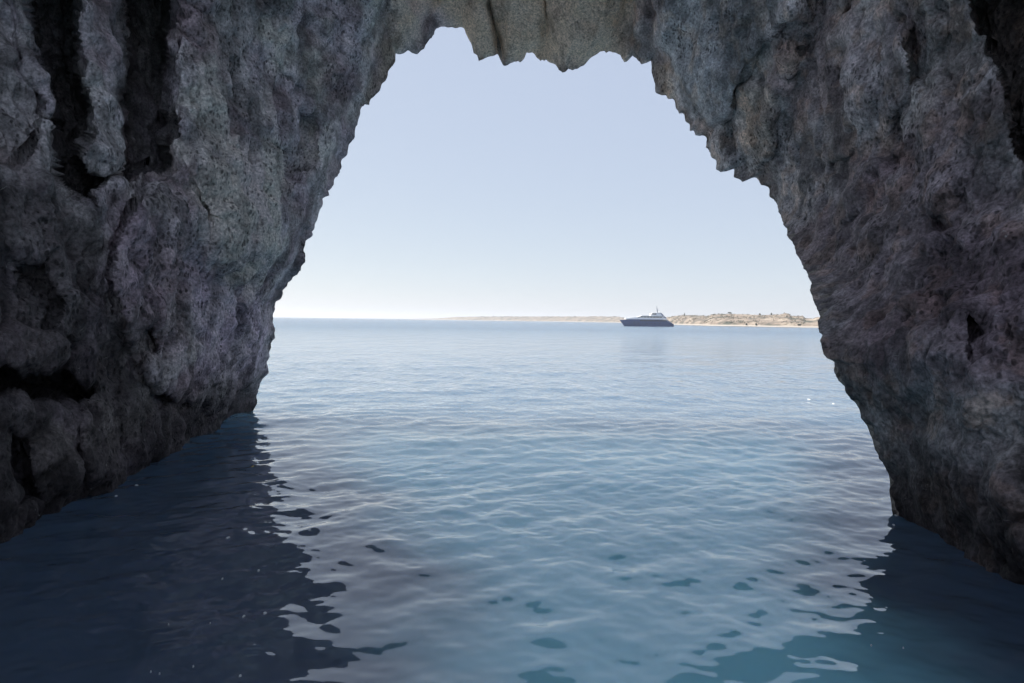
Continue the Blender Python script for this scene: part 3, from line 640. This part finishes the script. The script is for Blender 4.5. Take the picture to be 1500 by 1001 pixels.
for s in (1, -1):
    V = [(X_(905), s*1.5, Z_(312)), (X_(922), s*1.5, Z_(312)), (X_(1012), s*2.6, Z_(410)), (X_(988), s*2.6, Z_(410))]
    V += [(x, y-s*.14, z) for x, y, z in V]
    pymesh('radar_arch', V, [(0,1,2,3),(4,5,6,7),(0,1,5,4),(1,2,6,5),(2,3,7,6),(3,0,4,7)], navy, yacht, bevel=.02)
def tube(name, pts, rad_, m_, parent, sides=8):
    V = []; Fs = []
    for i, (p_, r_) in enumerate(zip(pts, rad_)):
        p_ = Vector(p_); t = (Vector(pts[min(i+1, len(pts)-1)])-Vector(pts[max(i-1, 0)])).normalized(); u = t.orthogonal().normalized(); v = t.cross(u)
        for k in range(sides): V.append(p_+u*r_*math.cos(2*PI*k/sides)+v*r_*math.sin(2*PI*k/sides))
    for i in range(len(pts)-1):
        for k in range(sides): Fs.append((i*sides+k, i*sides+(k+1) % sides, (i+1)*sides+(k+1) % sides, (i+1)*sides+k))
    Fs += [tuple(range(sides)), tuple(range(len(V)-1, len(V)-sides-1, -1))]
    return pymesh(name, V, Fs, m_, parent, smooth=True)
mast = tube('mast', [(X_(884), 0, Z_(320)), (X_(874), 0, Z_(275)), (X_(866), 0, Z_(235)), (X_(864), 0, Z_(195))], [.55, .30, .16, .05], grey, yacht)
tube('crosstree', [(X_(868), -.9, Z_(250)), (X_(868), .9, Z_(250))], [.05, .05], grey, mast)
for s in (1, -1):
    V = []; Fs = []
    for i in range(7):
        a = -PI/2+PI*i/6
        for k in range(10): V.append((X_(893)+.34*math.cos(a)*math.cos(k*PI/5), s*.75+.34*math.cos(a)*math.sin(k*PI/5), Z_(303)+.38*math.sin(a)))
    for i in range(6):
        for k in range(10): Fs.append((i*10+k, i*10+(k+1) % 10, i*10+10+(k+1) % 10, i*10+10+k))
    pymesh('radar_dome', V, Fs, white, yacht, smooth=True)
prism('aft_deck', pz([(960,420),(1005,414),(1050,440),(1090,470),(1090,478),(960,440)]), 2.9, grey, yacht, 0, .03)
rail_pts = [(X_(330+i*26), 0, 0) for i in range(9)]
for s in (1, -1):
    pts = [(x, s*max(hull_w((x-X_(315))/30.9)-.12, .05), 3.6+.75+.03*i) for i, (x, _, _) in enumerate(rail_pts)]
    rl_ = tube('railing', pts, [.035]*9, steel, yacht, 6)
    for q_ in pts: tube('stanchion', [(q_[0], q_[1], 3.4), q_], [.03, .03], steel, rl_, 6)
prism('swim_platform', pz([(1085,498),(1112,498),(1112,504),(1085,504)]), 2.5, teak, yacht, 0, .02)

# small white tender tied behind
tp = water_at(985.6, 477.3)
tender = empty('dinghy', tp + Vector((.1, 0, 0)), math.radians(20)); tag(tender, 'tiny white dinghy lying at the stern of the navy yacht', 'dinghy')
V = []; Fs = []
for i in range(9):
    u = i/8; wd = .62*min(1, (u+.02)/.35)**.6; x = -1.1+2.2*u
    for zf, wf in ((-.12, .3), (.1, .8), (.62-.12*u, 1.), (.62-.12*u, .75), (.2, .6)):
        V.append((x, wd*wf, zf))
    for zf, wf in ((.2, .6), (.62-.12*u, .75), (.62-.12*u, 1.), (.1, .8), (-.12, .3)):
        V.append((x, -wd*wf, zf))
for i in range(8):
    for k in range(10): Fs.append((i*10+k, i*10+(k+1) % 10, i*10+10+(k+1) % 10, i*10+10+k))
Fs += [tuple(range(10)), tuple(range(89, 79, -1))]
pymesh('hull', V, Fs, white, tender)
def box(name, c_, s_, m_, parent, bevel=.02):
    x, y, z = c_; a, b, d = [q/2 for q in s_]
    V = [(x+i*a, y+j*b, z+k*d) for i in (-1, 1) for j in (-1, 1) for k in (-1, 1)]
    return pymesh(name, V, [(0,1,3,2),(4,5,7,6),(0,1,5,4),(2,3,7,6),(0,2,6,4),(1,3,7,5)], m_, parent, bevel=bevel)
box('seat', (.1, 0, .42), (.3, .8, .06), teak, tender); box('seat', (.75, 0, .42), (.26, .8, .06), teak, tender)
ob = box('outboard_motor', (1.22, 0, .72), (.28, .26, .42), white, tender, .05); box('motor_leg', (1.24, 0, .2), (.12, .08, .7), grey, ob)

# ------------------------------------------------------------------ foam flecks and floating bits
foamm = simple('sea foam', (.55, .57, .58), .7, 0, .1, 20.); weedm = simple('floating leaf', (.35, .27, .06), .7, 0, .2, 20.)
FL = [(334,790,5,4,'largest white foam fleck floating alone in the dark water by the left wall',0),(379,833,4,2.6,'flat white foam fleck at the edge of the dark reflection on the left',0),
 (388,897,6,4,'rounded white foam fleck right of the foam pair in the dark water',0),(357,900,4,5,'upright white foam fleck beside the rounded one, lower left water',0),
 (370,685,1.8,3,'yellow floating leaf beside the far end of the left wall',1),(283,980,2.4,2,'small white foam dot near the bottom left edge',0),(352,995,4,2.6,'cream foam fleck at the bottom edge, left of centre',0),
 (308,911,1.8,1.6,'tiny foam dot left of the foam pair',0),(247,910,1.6,1.4,'tiny foam dot at the head of a loose line of dots',0),(234,990,2,1.6,'tiny foam dot lowest at the bottom left',0),(221,988,2,1.6,'tiny foam dot second lowest at the bottom left',0),
 (326,846,1.8,2.4,'tiny foam dot below the largest fleck, left dark water',0),(1185,586,3.2,1.6,'bright white foam patch on the open sea near the right wall',0),(1221,591,2.4,1.0,'fainter foam patch just right of the bright one near the right wall',0),
 (1312,756,3,2.4,'white foam fleck where the right wall meets the water',0),(1309,768,3,2.2,'second foam fleck just below the foot of the right wall',0),(1276,950,2,1.4,'tiny foam dot in the dark water at the lower right',0),(1323,954,2,1.6,'tiny foam dot farther right in the dark lower right water',0),
 (200,712,5,1.3,'thin foam fleck along the foot of the left wall',0),(170,728,4,1.4,'broken foam fleck at the foot of the left wall, nearer one',0)]
def hz(x, y):
    i = int(np.argmin(np.abs(phi-math.degrees(math.atan2(x, y))))); j = int(np.argmin(np.abs(rad-math.hypot(x, y)))); return float(H[i, j])
for q, (px, py, w_, h_, lb, kd) in enumerate(FL):
    c_ = water_at(px, py); c_.z = 0; r_ = random.Random(q+5)
    rx = w_/2*c_.y/F; ry = h_/2*c_.y*c_.y/(F*CAMZ)*.8; n_ = 18; V = []; rx *= .85; ry *= .85; 
    ed = [1+.35*math.sin(k*2*PI/n_*2+r_.random()*6)*r_.random()+.2*(r_.random()-.5) for k in range(n_)]
    zz = hz(c_.x, c_.y)
    for (f_, z_) in ((1, -.03), (1, .004), (.6, .012)):
        for k in range(n_): V.append((rx*f_*ed[k]*math.cos(2*PI*k/n_), ry*f_*ed[k]*math.sin(2*PI*k/n_), z_))
    Fs = [(j*n_+k, j*n_+(k+1) % n_, (j+1)*n_+(k+1) % n_, (j+1)*n_+k) for j in range(2) for k in range(n_)] + [tuple(range(2*n_, 3*n_)), tuple(range(n_-1, -1, -1))]
    ob = pymesh('floating_leaf' if kd else 'foam_fleck', V, Fs, weedm if kd else foamm, smooth=True); ob.location = (c_.x, c_.y, zz+.004)
    tag(ob, lb, 'leaf' if kd else 'foam', None if kd else 'foam flecks floating on the water')

# ------------------------------------------------------------------ air
hm = bpy.data.materials.new('sea haze'); hm.use_nodes = True; nt = hm.node_tree; nt.nodes.clear()
ho = N(nt, 'ShaderNodeOutputMaterial'); hv = N(nt, 'ShaderNodeVolumePrincipled'); hv.inputs['Color'].default_value = (.86, .90, .95, 1); hv.inputs['Density'].default_value = .00020; hv.inputs['Anisotropy'].default_value = .3
nt.links.new(hv.outputs[0], ho.inputs['Volume'])
hb = 13000.
V = [(x, y, z) for x in (-hb, hb) for y in (-hb, hb) for z in (-3.5, 58.)]
hz_box = pymesh('haze', V, [(0,1,3,2),(4,5,7,6),(0,1,5,4),(2,3,7,6),(0,2,6,4),(1,3,7,5)], hm); tag(hz_box, kind='stuff')

# ------------------------------------------------------------------ light
SUN_EL, SUN_AZ = 52., -62.           # azimuth from +Y towards +X (negative: left)
w_ = bpy.data.worlds.new("World"); scene.world = w_; w_.use_nodes = True
nt = w_.node_tree; nt.nodes.clear()
ow = N(nt, 'ShaderNodeOutputWorld'); bg = N(nt, 'ShaderNodeBackground'); sk = N(nt, 'ShaderNodeTexSky', sky_type='NISHITA')
sk.sun_disc = False; sk.sun_elevation = math.radians(SUN_EL); sk.sun_rotation = math.radians(SUN_AZ)
sk.air_density = .6; sk.dust_density = .5; sk.ozone_density = 1.0; sk.altitude = 0
bg.inputs['Strength'].default_value = .1
# thin bright summer haze: the sky colour is washed towards a pale even tone
hz_ = N(nt, 'ShaderNodeVectorMath', operation='MULTIPLY_ADD'); hz_.inputs[1].default_value = (.23, .185, .09); hz_.inputs[2].default_value = (1.56, 1.81, 2.52)
nt.links.new(sk.outputs[0], hz_.inputs[0]); nt.links.new(hz_.outputs[0], bg.inputs[0]); nt.links.new(bg.outputs[0], ow.inputs[0])
sd_ = bpy.data.lights.new('sun', 'SUN'); sd_.energy = 3.8; sd_.angle = math.radians(.53); sd_.color = (1, .95, .88)
so = bpy.data.objects.new('sun', sd_); COL.objects.link(so)
el, az = math.radians(SUN_EL), math.radians(SUN_AZ)
sdir = Vector((math.sin(az)*math.cos(el), math.cos(az)*math.cos(el), math.sin(el)))
so.rotation_euler = sdir.to_track_quat('Z', 'Y').to_euler(); so.location = sdir*60
scene.view_settings.view_transform = 'Standard'; scene.view_settings.look = 'None'; scene.view_settings.exposure = 1.45; scene.view_settings.gamma = 1
scene.view_settings.use_curve_mapping = False
scene.cycles.max_bounces = 10; scene.cycles.diffuse_bounces = 6; scene.cycles.glossy_bounces = 5
